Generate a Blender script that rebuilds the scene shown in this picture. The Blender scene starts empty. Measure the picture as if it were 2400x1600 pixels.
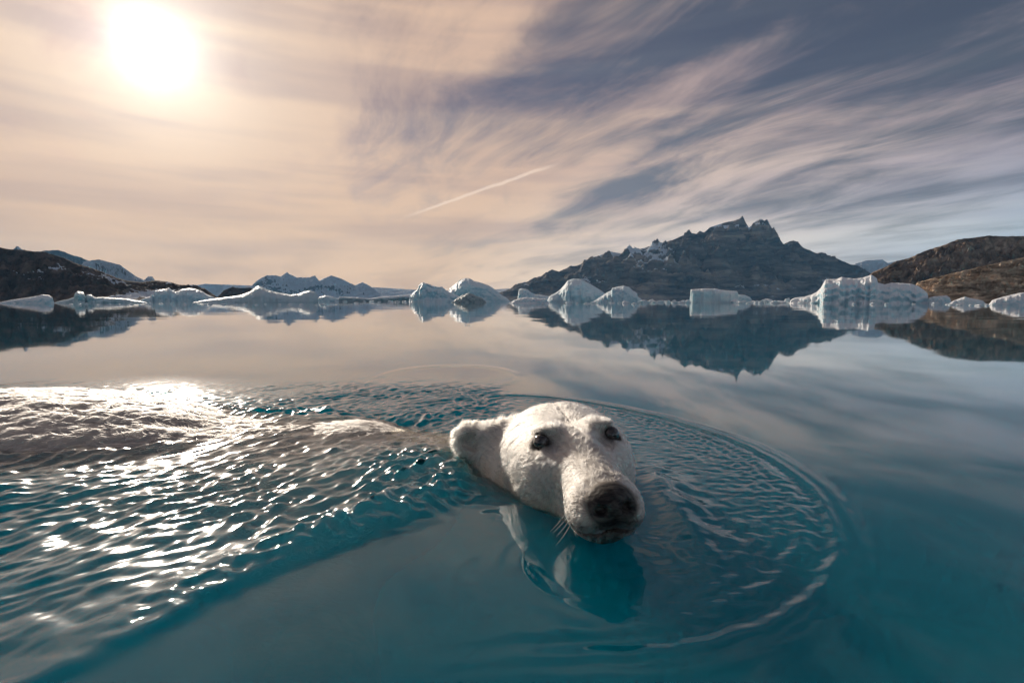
import bpy, math, random
import numpy as np
from mathutils import Vector

# ------------------------------------------------------------------ camera, sky, sun, exposure
sc = bpy.context.scene
COL = sc.collection
H = 0.38                                  # lens height above the water
PITCH = math.radians(4.74)
F = 1200.0                                # focal length in pixels of a 2400 px wide frame
cd = bpy.data.cameras.new('camera')
cd.sensor_width = 36.0; cd.lens = 18.0
cd.clip_start = 0.02; cd.clip_end = 40000
cam = bpy.data.objects.new('camera', cd); COL.objects.link(cam)
cam.location = (0, 0, H); cam.rotation_euler = (math.radians(90) - PITCH, 0, 0)
sc.camera = cam

SUN_EL, SUN_AZ = math.radians(21.2), math.radians(-34.0)        # azimuth from +Y, positive to +X
SUNV = Vector((math.sin(SUN_AZ)*math.cos(SUN_EL), math.cos(SUN_AZ)*math.cos(SUN_EL), math.sin(SUN_EL)))

class NT:
    """small node-tree writer"""
    def __init__(s, tree): s.t = tree; s.n = tree.nodes; s.l = tree.links; s.n.clear()
    def new(s, typ, **kw):
        n = s.n.new(typ)
        ins = kw.pop('ins', {})
        for k, v in kw.items(): setattr(n, k, v)
        for k, v in ins.items(): s.put(n.inputs[k], v)
        return n
    def put(s, sock, v):
        if isinstance(v, bpy.types.NodeSocket): s.l.new(v, sock)
        else: sock.default_value = v
    def math(s, op, a, b=0.0, c=0.0, clamp=False):
        n = s.new('ShaderNodeMath', operation=op, use_clamp=clamp)
        s.put(n.inputs[0], a); s.put(n.inputs[1], b); s.put(n.inputs[2], c)
        return n.outputs[0]
    def vec(s, op, a, b=(0, 0, 0), out=0):
        n = s.new('ShaderNodeVectorMath', operation=op)
        s.put(n.inputs[0], a)
        if op == 'SCALE': s.put(n.inputs['Scale'], b)
        else: s.put(n.inputs[1], b)
        return n.outputs[out]
    def ramp(s, fac, stops, interp='LINEAR'):
        n = s.new('ShaderNodeValToRGB'); n.color_ramp.interpolation = interp
        e = n.color_ramp.elements
        while len(e) < len(stops): e.new(0.5)
        for q, (p, c) in zip(e, stops):
            q.position = p; q.color = (c, c, c, 1) if isinstance(c, (int, float)) else (*c, 1)
        s.put(n.inputs[0], fac)
        return n.outputs[0]
    def smooth(s, v, a, b, lo=0.0, hi=1.0):
        n = s.new('ShaderNodeMapRange', interpolation_type='SMOOTHSTEP')
        for i, x in enumerate((v, a, b, lo, hi)): s.put(n.inputs[i], x)
        return n.outputs[0]
    def mix(s, f, a, b, mode='MIX'):
        n = s.new('ShaderNodeMix', data_type='RGBA', blend_type=mode)
        s.put(n.inputs[0], f)
        for i, x in ((6, a), (7, b)):
            s.put(n.inputs[i], (*x, 1) if isinstance(x, tuple) and len(x) == 3 else x)
        return n.outputs[2]
    def noise(s, vec, scale, detail=4, rough=0.55, dist=0.0, out=0):
        n = s.new('ShaderNodeTexNoise')
        s.put(n.inputs['Vector'], vec); s.put(n.inputs['Scale'], scale)
        n.inputs['Detail'].default_value = detail; n.inputs['Roughness'].default_value = rough
        n.inputs['Distortion'].default_value = dist
        return n.outputs[out]

def build_world():
    w = bpy.data.worlds.new('World'); sc.world = w; w.use_nodes = True
    w.cycles.sampling_method = 'MANUAL'; w.cycles.sample_map_resolution = 512
    N = NT(w.node_tree)
    d = N.vec('NORMALIZE', N.new('ShaderNodeTexCoord').outputs['Generated'])
    sx = N.new('ShaderNodeSeparateXYZ', ins={0: d})
    z = N.math('MAXIMUM', sx.outputs[2], 0.0)
    ct = N.vec('DOT_PRODUCT', d, tuple(SUNV), out=1)
    th = N.math('DIVIDE', N.math('ARCCOSINE', N.math('MINIMUM', ct, 0.99999)), math.pi)   # 0..1 = 0..180 deg
    # cirrus layer: a flat sheet above, streaks drawn out along one bearing
    zz = N.math('ADD', z, 0.10)
    pl = N.new('ShaderNodeCombineXYZ', ins={0: N.math('DIVIDE', sx.outputs[0], zz), 1: N.math('DIVIDE', sx.outputs[1], zz), 2: 0.0}).outputs[0]
    rot = N.new('ShaderNodeMapping', ins={0: pl, 'Rotation': (0, 0, math.radians(-25))}).outputs[0]
    wv = N.math('MULTIPLY', N.math('SUBTRACT', N.noise(rot, 0.42, 2, 0.45), 0.5), 0.75)
    rw = N.vec('ADD', rot, N.new('ShaderNodeCombineXYZ', ins={0: wv, 1: 0.0, 2: 0.0}).outputs[0])
    s1 = N.new('ShaderNodeMapping', ins={0: rw, 'Scale': (1.25, 0.46, 1.0), 'Location': (CL[0], CL[1], 0)}).outputs[0]
    s2 = N.new('ShaderNodeMapping', ins={0: rw, 'Scale': (3.2, 1.1, 1.0), 'Location': (CL[2], CL[3], 0)}).outputs[0]
    n1 = N.noise(s1, 1.0, 3, 0.58)
    n2 = N.noise(s2, 1.0, 5, 0.66, 0.5)
    n3 = n2
    cov = N.math('ADD', N.math('MULTIPLY', n1, 1.0), N.math('MULTIPLY', n2, 0.62))
    near = N.smooth(th, 0.05, 0.27, 0.24, 0.0)
    low = N.smooth(z, 0.03, 0.36, 0.16, 0.0)
    cov = N.math('ADD', N.math('ADD', cov, near), low)
    cov = N.smooth(cov, 0.70, 1.08)
    sky = N.new('ShaderNodeTexSky', sky_type='NISHITA', sun_disc=False, sun_elevation=SUN_EL, sun_rotation=SUN_AZ,
                altitude=0.0, air_density=1.0, dust_density=0.5, ozone_density=2.0)
    clear = N.mix(1.0, N.vec('SCALE', sky.outputs[0], 0.05), (0.94, 0.65, 0.57), 'MULTIPLY')
    cloud = N.ramp(th, [(0.0, (.80, .66, .53)), (0.06, (.66, .50, .39)), (0.12, (.60, .425, .32)), (0.20, (.56, .39, .30)),
                        (0.30, (.50, .375, .335)), (0.42, (.33, .265, .29)), (0.6, (.30, .31, .35)), (1.0, (.47, .48, .51))])
    horizon = N.ramp(th, [(0.0, (.78, .53, .34)), (0.17, (.74, .51, .335)), (0.24, (.80, .63, .49)), (0.30, (.84, .72, .61)), (0.38, (.58, .58, .59)), (0.5, (.27, .42, .54)), (1.0, (.48, .53, .58))])
    cloud = N.mix(N.smooth(z, 0.0, 0.30, 0.95, 0.0), cloud, horizon)
    col = N.mix(N.math('MULTIPLY', cov, 0.96), clear, cloud)
    # the sheet is seen edge-on low down
    col = N.mix(N.smooth(z, 0.0, 0.20, 0.70, 0.0), col, N.mix(N.smooth(n1, .30, .62), N.mix(1.0, horizon, (.74, .76, .82), 'MULTIPLY'), horizon))
    band = N.noise(N.new('ShaderNodeMapping', ins={0: d, 'Scale': (1.6, 1.6, 17.0)}).outputs[0], 1.0, 3, 0.55)
    col = N.mix(1.0, col, N.mix(N.smooth(band, .36, .64), (.82, .82, .87), (1.08, 1.06, 1.0)), 'MULTIPLY')
    # condensation trail
    a = Vector(ray(935, 512)).normalized(); b = Vector(ray(1320, 380)).normalized()
    nrm = a.cross(b).normalized(); mid = (a + b).normalized(); tang = nrm.cross(mid)
    off = N.math('ABSOLUTE', N.math('ADD', N.vec('DOT_PRODUCT', d, tuple(nrm), out=1), N.math('MULTIPLY', N.math('SUBTRACT', n3, 0.5), 0.012)))
    along = N.vec('DOT_PRODUCT', d, tuple(tang), out=1)
    half = a.angle(b)/2
    tr = N.math('MULTIPLY', N.smooth(off, 0.0008, 0.0042, 1.0, 0.0), N.smooth(N.math('ABSOLUTE', along), half*0.55, half*1.05, 1.0, 0.0))
    col = N.mix(N.math('MULTIPLY', tr, 0.55), col, (.86, .68, .54))
    # forward-scattered light round the sun
    deg = N.math('MULTIPLY', th, 180.0)
    veil = N.math('ADD', 0.75, N.math('MULTIPLY', n3, 0.5))
    def lobe(sig, amp):
        return N.math('MULTIPLY', N.math('EXPONENT', N.math('MULTIPLY', N.math('POWER', N.math('DIVIDE', deg, sig), 2.0), -1.0)), amp)
    g = N.math('MULTIPLY', N.math('ADD', lobe(2.0, 1.5), N.math('ADD', lobe(4.4, 0.40), lobe(10.0, 0.12))), veil)
    glow = N.new('ShaderNodeCombineXYZ', ins={0: g, 1: N.math('MULTIPLY', g, 0.90), 2: N.math('MULTIPLY', g, 0.80)}).outputs[0]
    col = N.vec('ADD', col, glow)
    bg = N.new('ShaderNodeBackground', ins={0: col, 1: 1.12})
    N.l.new(bg.outputs[0], N.new('ShaderNodeOutputWorld').inputs[0])

def ray(px, py):
    """direction through a pixel of the 2400x1600 frame: x right, y forward, z up"""
    x, y = px - 1200.0, 800.0 - py
    return (x, F*math.cos(PITCH) + y*math.sin(PITCH), y*math.cos(PITCH) - F*math.sin(PITCH))
def on_z(px, py, z=0.0):
    r = ray(px, py); s = (z - H)/r[2]
    return (r[0]*s, r[1]*s)
def on_y(px, py, Y):
    r = ray(px, py); s = Y/r[1]
    return (r[0]*s, Y, H + r[2]*s)

CL = (0.35, 0.2, 4.2, 1.3)
build_world()
sd = bpy.data.lights.new('sun', 'SUN'); sd.energy = 3.4; sd.angle = math.radians(2.2); sd.color = (1.0, 0.88, 0.74)
sun = bpy.data.objects.new('sun', sd); COL.objects.link(sun)
sun.rotation_euler = SUNV.to_track_quat('Z', 'Y').to_euler()
sc.view_settings.view_transform = 'Standard'; sc.view_settings.look = 'None'
sc.view_settings.exposure = 0.20; sc.view_settings.gamma = 1.0
sc.render.engine = 'CYCLES'
sc.cycles.use_denoising = True
sc.cycles.use_adaptive_sampling = True; sc.cycles.adaptive_threshold = 0.035
sc.cycles.max_bounces = 7; sc.cycles.volume_bounces = 3; sc.cycles.transparent_max_bounces = 12
sc.cycles.caustics_reflective = False; sc.cycles.caustics_refractive = True
sc.cycles.sample_clamp_indirect = 2.5

# ------------------------------------------------------------------ helpers
rng = np.random.default_rng(7)
_perm = rng.permutation(512).astype(np.int64)
def _h(*ix):
    r = np.zeros_like(ix[0])
    for i in ix: r = _perm[(r + i) & 511]
    return r
def noise2(x, y):
    x = np.asarray(x, float); y = np.asarray(y, float)
    xi = np.floor(x).astype(np.int64); yi = np.floor(y).astype(np.int64)
    fx = x - xi; fy = y - yi
    u = fx*fx*fx*(fx*(fx*6 - 15) + 10); v = fy*fy*fy*(fy*(fy*6 - 15) + 10)
    def g(i, j):
        a = _h(xi + i, yi + j)*(2*math.pi/512)
        return np.cos(a)*(fx - i) + np.sin(a)*(fy - j)
    return 1.5*((g(0, 0)*(1 - u) + g(1, 0)*u)*(1 - v) + (g(0, 1)*(1 - u) + g(1, 1)*u)*v)
def noise3(x, y, z):
    xi, yi, zi = (np.floor(q).astype(np.int64) for q in (x, y, z))
    fx, fy, fz = x - xi, y - yi, z - zi
    u, v, w = (q*q*q*(q*(q*6 - 15) + 10) for q in (fx, fy, fz))
    def g(i, j, k):
        h = _h(xi + i, yi + j, zi + k); a = h*(2*math.pi/512); c = (_perm[h]/256.0) - 1.0
        s = np.sqrt(np.maximum(0, 1 - c*c))
        return s*np.cos(a)*(fx - i) + s*np.sin(a)*(fy - j) + c*(fz - k)
    l = lambda a, b, t: a + (b - a)*t
    return 1.5*l(l(l(g(0,0,0), g(1,0,0), u), l(g(0,1,0), g(1,1,0), u), v), l(l(g(0,0,1), g(1,0,1), u), l(g(0,1,1), g(1,1,1), u), v), w)
def fbm2(x, y, o=4, gain=0.5, ridged=False):
    s = 0.0; a = 1.0; t = 0.0
    for k in range(o):
        n = noise2(x*2**k + 17.3*k, y*2**k - 9.1*k)
        s = s + a*((1 - 2*np.abs(n)) if ridged else n); t += a; a *= gain
    return s/t
def fbm3(p, sc_, o=3, gain=0.5, ridged=False):
    s = 0.0; a = 1.0; t = 0.0
    for k in range(o):
        n = noise3(p[..., 0]*sc_*2**k + 3.1*k, p[..., 1]*sc_*2**k - 7.7*k, p[..., 2]*sc_*2**k + 5.5*k)
        s = s + a*((1 - 2*np.abs(n)) if ridged else n); t += a; a *= gain
    return s/t
def sstep(a, b, x):
    t = np.clip((x - a)/(b - a), 0, 1); return t*t*(3 - 2*t)

def mesh_np(name, V, Q, mat=None, parent=None, smooth=True, tris=None):
    me = bpy.data.meshes.new(name)
    V = np.asarray(V, np.float32).reshape(-1, 3)
    Q = np.asarray(Q, np.int32).reshape(-1, 4) if Q is not None and len(Q) else np.zeros((0, 4), np.int32)
    T = np.asarray(tris, np.int32).reshape(-1, 3) if tris is not None and len(tris) else np.zeros((0, 3), np.int32)
    me.vertices.add(len(V)); me.vertices.foreach_set('co', V.ravel())
    idx = np.concatenate([Q.ravel(), T.ravel()])
    me.loops.add(len(idx)); me.loops.foreach_set('vertex_index', idx)
    st = np.concatenate([np.arange(len(Q))*4, len(Q)*4 + np.arange(len(T))*3]).astype(np.int32)
    me.polygons.add(len(st)); me.polygons.foreach_set('loop_start', st)
    me.polygons.foreach_set('use_smooth', np.full(len(st), smooth))
    me.update(calc_edges=True); me.validate()
    if mat: me.materials.append(mat)
    o = bpy.data.objects.new(name, me); COL.objects.link(o)
    if parent: o.parent = parent
    return o
def grid_quads(nu, nv):
    i = np.arange(nu - 1)[:, None]*nv + np.arange(nv - 1)[None, :]
    return np.stack([i, i + nv, i + nv + 1, i + 1], -1).reshape(-1, 4)
def tag(o, label=None, cat=None, group=None, kind=None):
    if label: o['label'] = label
    if cat: o['category'] = cat
    if group: o['group'] = group
    if kind: o['kind'] = kind
    return o
def material(name):
    m = bpy.data.materials.new(name); m.use_nodes = True
    return m, NT(m.node_tree)
def finish(N, surf=None, vol=None, disp=None):
    o = N.new('ShaderNodeOutputMaterial')
    if surf: N.l.new(surf, o.inputs[0])
    if vol: N.l.new(vol, o.inputs[1])

# ------------------------------------------------------------------ materials
def mat_rock(name, dark, light, scale, snow=0.0, snow_up=0.5, strata=None, patch=1.0, bump=.9, upw=.35):
    m, N = material(name)
    co = N.new('ShaderNodeTexCoord').outputs['Object']
    st = N.new('ShaderNodeMapping', ins={0: co, 'Rotation': strata or (0, 0, 0), 'Scale': (scale*.35, scale*.6, scale*1.6) if strata else (scale, scale, scale)}).outputs[0]
    n = N.noise(st, 1.0, 9, 0.62, 0.6)
    c = N.ramp(n, [(0.36, dark), (0.52, tuple(.5*(a + b) for a, b in zip(dark, light))), (0.62, light)])
    big = N.noise(N.new('ShaderNodeMapping', ins={0: co, 'Rotation': (0, .55, 0), 'Scale': (scale*.10, scale*.2, scale*.42)}).outputs[0], 1.0, 5, 0.6, 0.8)
    c = N.mix(N.smooth(big, .42, .62, 0.0, .75), c, N.mix(1.0, c, (2.3, 2.1, 1.9), 'MULTIPLY'))
    geo = N.new('ShaderNodeNewGeometry')
    if snow > 0:
        up = N.new('ShaderNodeSeparateXYZ', ins={0: geo.outputs['Normal']}).outputs[2]
        sn = N.noise(N.new('ShaderNodeMapping', ins={0: co, 'Scale': (scale*.22*patch, scale*.3*patch, scale*.55*patch)}).outputs[0], 1.0, 5, 0.5, 0.4)
        k = N.math('ADD', sn, N.math('MULTIPLY', N.math('SUBTRACT', up, snow_up), upw))
        k = N.smooth(k, 1.0 - snow, 1.0 - snow + 0.02)
        c = N.mix(k, c, (.70, .74, .80))
    b = N.new('ShaderNodeBump', ins={'Strength': bump, 'Distance': 1.2/scale, 'Height': n})
    p = N.new('ShaderNodeBsdfPrincipled', ins={'Base Color': c, 'Roughness': 0.92, 'Specular IOR Level': 0.15, 'Normal': b.outputs[0]})
    finish(N, p.outputs[0])
    return m
def mat_ice(name, white, blue, amt, scale=1.0, dirt=0.0):
    m, N = material(name)
    co = N.new('ShaderNodeTexCoord').outputs['Object']
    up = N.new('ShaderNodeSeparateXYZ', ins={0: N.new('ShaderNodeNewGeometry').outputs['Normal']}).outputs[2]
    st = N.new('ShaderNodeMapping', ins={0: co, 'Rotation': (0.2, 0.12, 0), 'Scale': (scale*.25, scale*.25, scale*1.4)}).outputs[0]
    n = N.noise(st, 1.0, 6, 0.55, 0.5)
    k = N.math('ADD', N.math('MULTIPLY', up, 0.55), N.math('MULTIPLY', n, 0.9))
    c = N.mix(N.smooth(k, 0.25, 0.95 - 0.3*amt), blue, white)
    if dirt > 0:
        c = N.mix(N.smooth(N.noise(co, scale*0.8, 6, 0.65), 0.56, 0.75, 0.0, dirt), c, (.10, .12, .11))
    fine = N.noise(co, scale*3.5, 6, 0.6, 0.3)
    b = N.new('ShaderNodeBump', ins={'Strength': 0.5, 'Distance': 0.30/scale, 'Height': fine})
    p = N.new('ShaderNodeBsdfPrincipled', ins={'Base Color': c, 'Roughness': 0.42, 'Specular IOR Level': 0.35, 'Normal': b.outputs[0],
              'Subsurface Weight': 0.0, 'IOR': 1.31})
    finish(N, p.outputs[0])
    return m
def mat_water():
    m, N = material('water')
    lw = N.new('ShaderNodeLayerWeight', ins={'Blend': 0.5}).outputs['Facing']
    fr = N.math('ADD', 0.006, N.math('MULTIPLY', N.math('POWER', lw, 4.0), 0.994))
    g1 = N.new('ShaderNodeBsdfGlossy', ins={'Color': (1, 1, 1, 1), 'Roughness': 0.03})
    g2 = N.new('ShaderNodeBsdfGlossy', ins={'Color': (1, 1, 1, 1), 'Roughness': 0.17})     # capillaries too fine for the mesh, in disturbed water only
    chop = N.new('ShaderNodeAttribute', attribute_name='chop').outputs['Fac']
    gl = N.new('ShaderNodeMixShader', ins={0: N.math('MULTIPLY', chop, 0.5), 1: g1.outputs[0], 2: g2.outputs[0]})
    tr = N.new('ShaderNodeBsdfRefraction', ins={'IOR': 1.333, 'Roughness': 0.0})
    mx = N.new('ShaderNodeMixShader', ins={0: fr, 1: tr.outputs[0], 2: gl.outputs[0]})
    c = (.003, .77, .935, 1)
    vs = N.new('ShaderNodeVolumeScatter', ins={'Color': c, 'Density': WD, 'Anisotropy': -0.6})
    va = N.new('ShaderNodeVolumeAbsorption', ins={'Color': c, 'Density': WD})
    ad = N.new('ShaderNodeAddShader', ins={0: vs.outputs[0], 1: va.outputs[0]})
    finish(N, mx.outputs[0], ad.outputs[0])
    m.cycles.homogeneous_volume = True
    return m
WD = 5.0

# ------------------------------------------------------------------ the bear: signed distance field, then one skin
HS = 1.10                                                     # head scale
def head_rot(yaw, pit, rol):
    cy, sy, cp, sp, cr, sr = math.cos(yaw), math.sin(yaw), math.cos(pit), math.sin(pit), math.cos(rol), math.sin(rol)
    Z = np.array([[cy, -sy, 0], [sy, cy, 0], [0, 0, 1]]); X = np.array([[1, 0, 0], [0, cp, -sp], [0, sp, cp]]); Y = np.array([[cr, 0, sr], [0, 1, 0], [-sr, 0, cr]])
    return Z @ X @ Y
HR = head_rot(math.radians(6.8), math.radians(-7.0), math.radians(-4.5))
HO = np.array([.119, .934, .1265])
def h2w(p): return np.asarray(p, float)*HS @ HR.T + HO
def w2h(p): return ((np.asarray(p) - HO) @ HR)/HS
def smin(a, b, k):
    h = np.clip(0.5 + 0.5*(b - a)/k, 0, 1); return b + (a - b)*h - k*h*(1 - h)
def smax(a, b, k): return -smin(-a, -b, k)
def ell(P, c, r, R=None):
    q = P - np.asarray(c, P.dtype)
    if R is not None: q = q @ np.asarray(R, P.dtype)
    r = np.asarray(r, P.dtype)
    k0 = np.linalg.norm(q/r, axis=-1); k1 = np.linalg.norm(q/(r*r), axis=-1)
    return k0*(k0 - 1)/np.maximum(k1, 1e-6)
def rcone(P, a, b, r1, r2):
    a = np.asarray(a, P.dtype); b = np.asarray(b, P.dtype)
    ab = b - a; t = np.clip(((P - a) @ ab)/(ab @ ab), 0, 1)
    return np.linalg.norm(P - a - t[..., None]*ab, axis=-1) - (r1 + (r2 - r1)*t)

def head_sdf(P):
    """P in head space: x to the bear's left, y back, z up, origin between the eyes"""
    Pm = P.copy(); Pm[..., 0] = np.abs(Pm[..., 0])
    d = ell(Pm, (.024, .115, -.066), (.080, .150, .088))                               # cranium, broad and flat on top
    d = smin(d, ell(Pm, (.018, .030, -.032), (.062, .085, .040)), .045)                # forehead
    d = smin(d, ell(Pm, (.053, .092, -.084), (.045, .105, .064)), .05)                 # cheek bones
    d = smin(d, rcone(P, (0, .01, -.044), (0, -.122, -.074), .055, .044), .028)        # bridge of the muzzle
    d = smin(d, ell(Pm, (.024, -.134, -.084), (.030, .046, .034)), .022)               # whisker pads
    d = smin(d, rcone(P, (0, .09, -.125), (0, -.118, -.106), .076, .027), .03)         # lower jaw
    d = smin(d, ell(Pm, (.046, .014, .015), (.023, .026, .009)), .016)                 # brow
    d = smin(d, ell(P, (-.035, .205, -.130), (.150, .120, .100)), .06)                  # thick throat and nape
    d = smin(d, ell(P, (0, -.155, -.068), (.0320, .034, .0265)), .009)                 # nose pad
    d = smax(d, -ell(Pm, (.042, -.045, .000), (.016, .030, .016)), .02)                # hollow before the eye
    d = smax(d, -ell(P, (0, .000, .030), (.007, .03, .008)), .03)                      # furrow
    d = smax(d, -ell(Pm, (.0180, -.1880, -.0720), (.0092, .018, .0078)), .004)         # nostrils
    d = smax(d, -ell(P, (0, -.192, -.092), (.0016, .014, .016)), .004)                 # philtrum
    d = smax(d, -ell(P, (0, -.150, -.1065), (.046, .050, .0030)), .006)                # mouth line
    d = smax(d, -ell(Pm, (.0690, -.012, -.002), (.0160, .017, .0125)), .006)           # eye sockets
    return d

def bear_sdf(W):
    hp = w2h(W).astype(np.float32)
    d = head_sdf(hp)*HS
    # image-left ear in world space, the other mirrored through the head
    def ear(P, a, b_, r1, r2):
        e = rcone(P, a, b_, r1, r2)
        a = np.array(a); b_ = np.array(b_); m = (a + b_)/2
        e = smax(e, ell(P, m, (.090, .034, .060)), .01)
        e = smax(e, -ell(P, b_*.75 + a*.25 + np.array([-.004, -.027, -.004]), (.034, .024, .024)), .008)
        return e
    d = smin(d, ear(hp, (-.105, .190, -.027), (-.175, .222, -.018), .033, .034)*HS, .025)
    d = smin(d, ear(hp, (.080, .20, -.050), (.118, .250, -.060), .037, .034)*HS, .025)
    nb = h2w((0, .17, -.075))
    d = smin(d, rcone(W, nb, (-.14, 1.36, -.156), .116, .135), .07)
    d = smin(d, rcone(W, (-.14, 1.36, -.156), (-.42, 1.48, -.160), .135, .16), .07)
    d = smin(d, ell(W, (-.62, 1.45, -.262), (.36, .36, .27)), .12)
    c, s = math.cos(-.12), math.sin(-.12)
    d = smin(d, ell(W, (-1.42, 1.50, -.345), (1.00, .52, .45), [[c, -s, 0], [s, c, 0], [0, 0, 1]]), .12)
    d = smin(d, ell(W, (-.58, 1.10, -.215), (.46, .34, .18)), .10)
    # forelegs reaching down into the water, near one held forward
    d = smin(d, rcone(W, (-.52, 1.08, -.22), (-.36, .84, -.25), .13, .105), .08)
    d = smin(d, rcone(W, (-.36, .84, -.25), (-.28, .67, -.27), .105, .095), .05)
    d = smin(d, rcone(W, (-.45, 1.62, -.30), (-.10, 1.52, -.62), .13, .09), .08)
    return d

def graded(lo, flo, fhi, hi, step, grow, cap):
    a = list(np.arange(flo, fhi + 1e-9, step)); s = step
    while a[-1] < hi: s = min(s*grow, cap); a.append(a[-1] + s)
    s = step
    while a[0] > lo: s = min(s*grow, cap); a.insert(0, a[0] - s)
    return np.array(a)

def surface_nets(S, X, Y, Z):
    ins = S < 0
    nx, ny, nz = S.shape
    cnt = np.zeros((nx - 1, ny - 1, nz - 1), np.int8)
    C = [(i, j, k) for i in (0, 1) for j in (0, 1) for k in (0, 1)]
    for i, j, k in C: cnt += ins[i:nx - 1 + i, j:ny - 1 + j, k:nz - 1 + k]
    ci, cj, ck = np.nonzero((cnt > 0) & (cnt < 8))
    vid = np.full(cnt.shape, -1, np.int64); vid[ci, cj, ck] = np.arange(len(ci))
    acc = np.zeros((len(ci), 3)); w = np.zeros(len(ci))
    for a in C:
        for ax in range(3):
            if a[ax]: continue
            b = list(a); b[ax] = 1
            ia, ja, ka = ci + a[0], cj + a[1], ck + a[2]; ib, jb, kb = ci + b[0], cj + b[1], ck + b[2]
            va, vb = S[ia, ja, ka], S[ib, jb, kb]
            m = (va < 0) != (vb < 0)
            t = np.where(m, va/np.where(m, va - vb, 1), 0)
            pa = np.stack([X[ia], Y[ja], Z[ka]], -1); pb = np.stack([X[ib], Y[jb], Z[kb]], -1)
            acc += np.where(m[:, None], pa + (pb - pa)*t[:, None], 0); w += m
    V = acc/w[:, None]
    Q = []
    for ax in range(3):
        sl = [slice(1, -1)]*3; sl[ax] = slice(0, -1)
        s2 = list(sl); s2[ax] = slice(1, None)
        A = ins[tuple(sl)]; B = ins[tuple(s2)]
        ii = np.stack(np.nonzero(A != B), -1)
        off = np.ones(3, int); off[ax] = 0
        ii = ii + off
        fl = ins[ii[:, 0], ii[:, 1], ii[:, 2]]
        o1, o2 = [(1, 2), (2, 0), (0, 1)][ax]
        def cell(d1, d2):
            q = ii.copy(); q[:, o1] -= d1; q[:, o2] -= d2
            return vid[q[:, 0], q[:, 1], q[:, 2]]
        q = np.stack([cell(1, 1), cell(0, 1), cell(0, 0), cell(1, 0)], -1)
        q = np.where(fl[:, None], q, q[:, ::-1])
        Q.append(q)
    return V, np.concatenate(Q)

def sdf_mesh(fn, X, Y, Z, step=4):
    """coarse pass first, then only the nodes near the surface"""
    def pts(A, B, C):
        P = np.empty((len(A), len(B), len(C), 3), np.float32)
        P[..., 0] = A[:, None, None]; P[..., 1] = B[None, :, None]; P[..., 2] = C[None, None, :]
        return P
    ix, iy, iz = (np.minimum(np.arange(0, len(q) + step - 1, step), len(q) - 1) for q in (X, Y, Z))
    C = fn(pts(X[ix], Y[iy], Z[iz]))
    up = lambda q: np.minimum((np.arange(len(q)) + step//2)//step, (len(q) + step - 2)//step)
    S = C[np.ix_(up(X), up(Y), up(Z))].astype(np.float32)
    gap = lambda q: np.gradient(q)*step
    tol = np.sqrt(gap(X)[:, None, None]**2 + gap(Y)[None, :, None]**2 + gap(Z)[None, None, :]**2)*.9 + .004
    near = np.abs(S) < tol
    i, j, k = np.nonzero(near)
    S[near] = fn(np.stack([X[i], Y[j], Z[k]], -1).astype(np.float32))
    return surface_nets(S, X, Y, Z)
def vnormals(V, Q):
    n = np.cross(V[Q[:, 2]] - V[Q[:, 0]], V[Q[:, 3]] - V[Q[:, 1]])
    out = np.zeros_like(V)
    for k in range(4): np.add.at(out, Q[:, k], n)
    return out/np.maximum(np.linalg.norm(out, axis=1, keepdims=True), 1e-9)

def mat_skin():
    m, N = material('bear_skin')
    at = N.new('ShaderNodeAttribute', attribute_name='pigment')
    wet = N.new('ShaderNodeAttribute', attribute_name='wet').outputs['Fac']
    co = N.new('ShaderNodeTexCoord').outputs['Object']
    st = N.new('ShaderNodeMapping', ins={0: co, 'Rotation': (0, 0, .2), 'Scale': (45, 110, 110)}).outputs[0]
    n = N.noise(st, 1.0, 6, 0.6, 0.5)
    pore = N.noise(co, 520.0, 3, 0.5)
    dark = at.outputs['Alpha']
    c = N.mix(N.smooth(n, .35, .7, 0.0, 0.25), at.outputs['Color'], (.36, .33, .28))
    c = N.mix(N.math('MULTIPLY', wet, 0.75), c, N.mix(1.0, c, (.95, .9, .85), 'MULTIPLY'))
    hgt = N.math('ADD', N.math('MULTIPLY', N.math('MULTIPLY', n, wet), 0.012), N.math('MULTIPLY', pore, 0.0007))
    b = N.new('ShaderNodeBump', ins={'Strength': 0.8, 'Distance': 1.0, 'Height': hgt})
    p = N.new('ShaderNodeBsdfPrincipled', ins={'Base Color': c, 'Roughness': N.math('SUBTRACT', 0.62, N.math('MULTIPLY', wet, 0.36)), 'Specular IOR Level': N.math('SUBTRACT', 0.5, N.math('MULTIPLY', dark, 0.36)), 'Normal': b.outputs[0],
               'Coat Weight': N.math('MULTIPLY', wet, 0.6), 'Coat Roughness': 0.10, 'Coat Normal': b.outputs[0]})
    finish(N, p.outputs[0])
    return m
def mat_fur():
    m, N = material('bear_fur')
    at = N.new('ShaderNodeAttribute', attribute_name='hair_tint')
    p = N.new('ShaderNodeBsdfHairPrincipled', parametrization='COLOR', ins={'Color': at.outputs['Color'], 'Roughness': 0.42, 'Radial Roughness': 0.6, 'IOR': 1.5})
    finish(N, p.outputs[0])
    return m
def mat_simple(name, col, rough, spec=0.5, coat=0.0):
    m, N = material(name)
    n = N.noise(N.new('ShaderNodeTexCoord').outputs['Object'], 90.0, 4)
    c = N.mix(N.smooth(n, .3, .7), col, tuple(min(1, x*1.5) for x in col))
    p = N.new('ShaderNodeBsdfPrincipled', ins={'Base Color': c, 'Roughness': rough, 'Specular IOR Level': spec, 'Coat Weight': coat, 'Coat Roughness': 0.03})
    finish(N, p.outputs[0])
    return m

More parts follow.
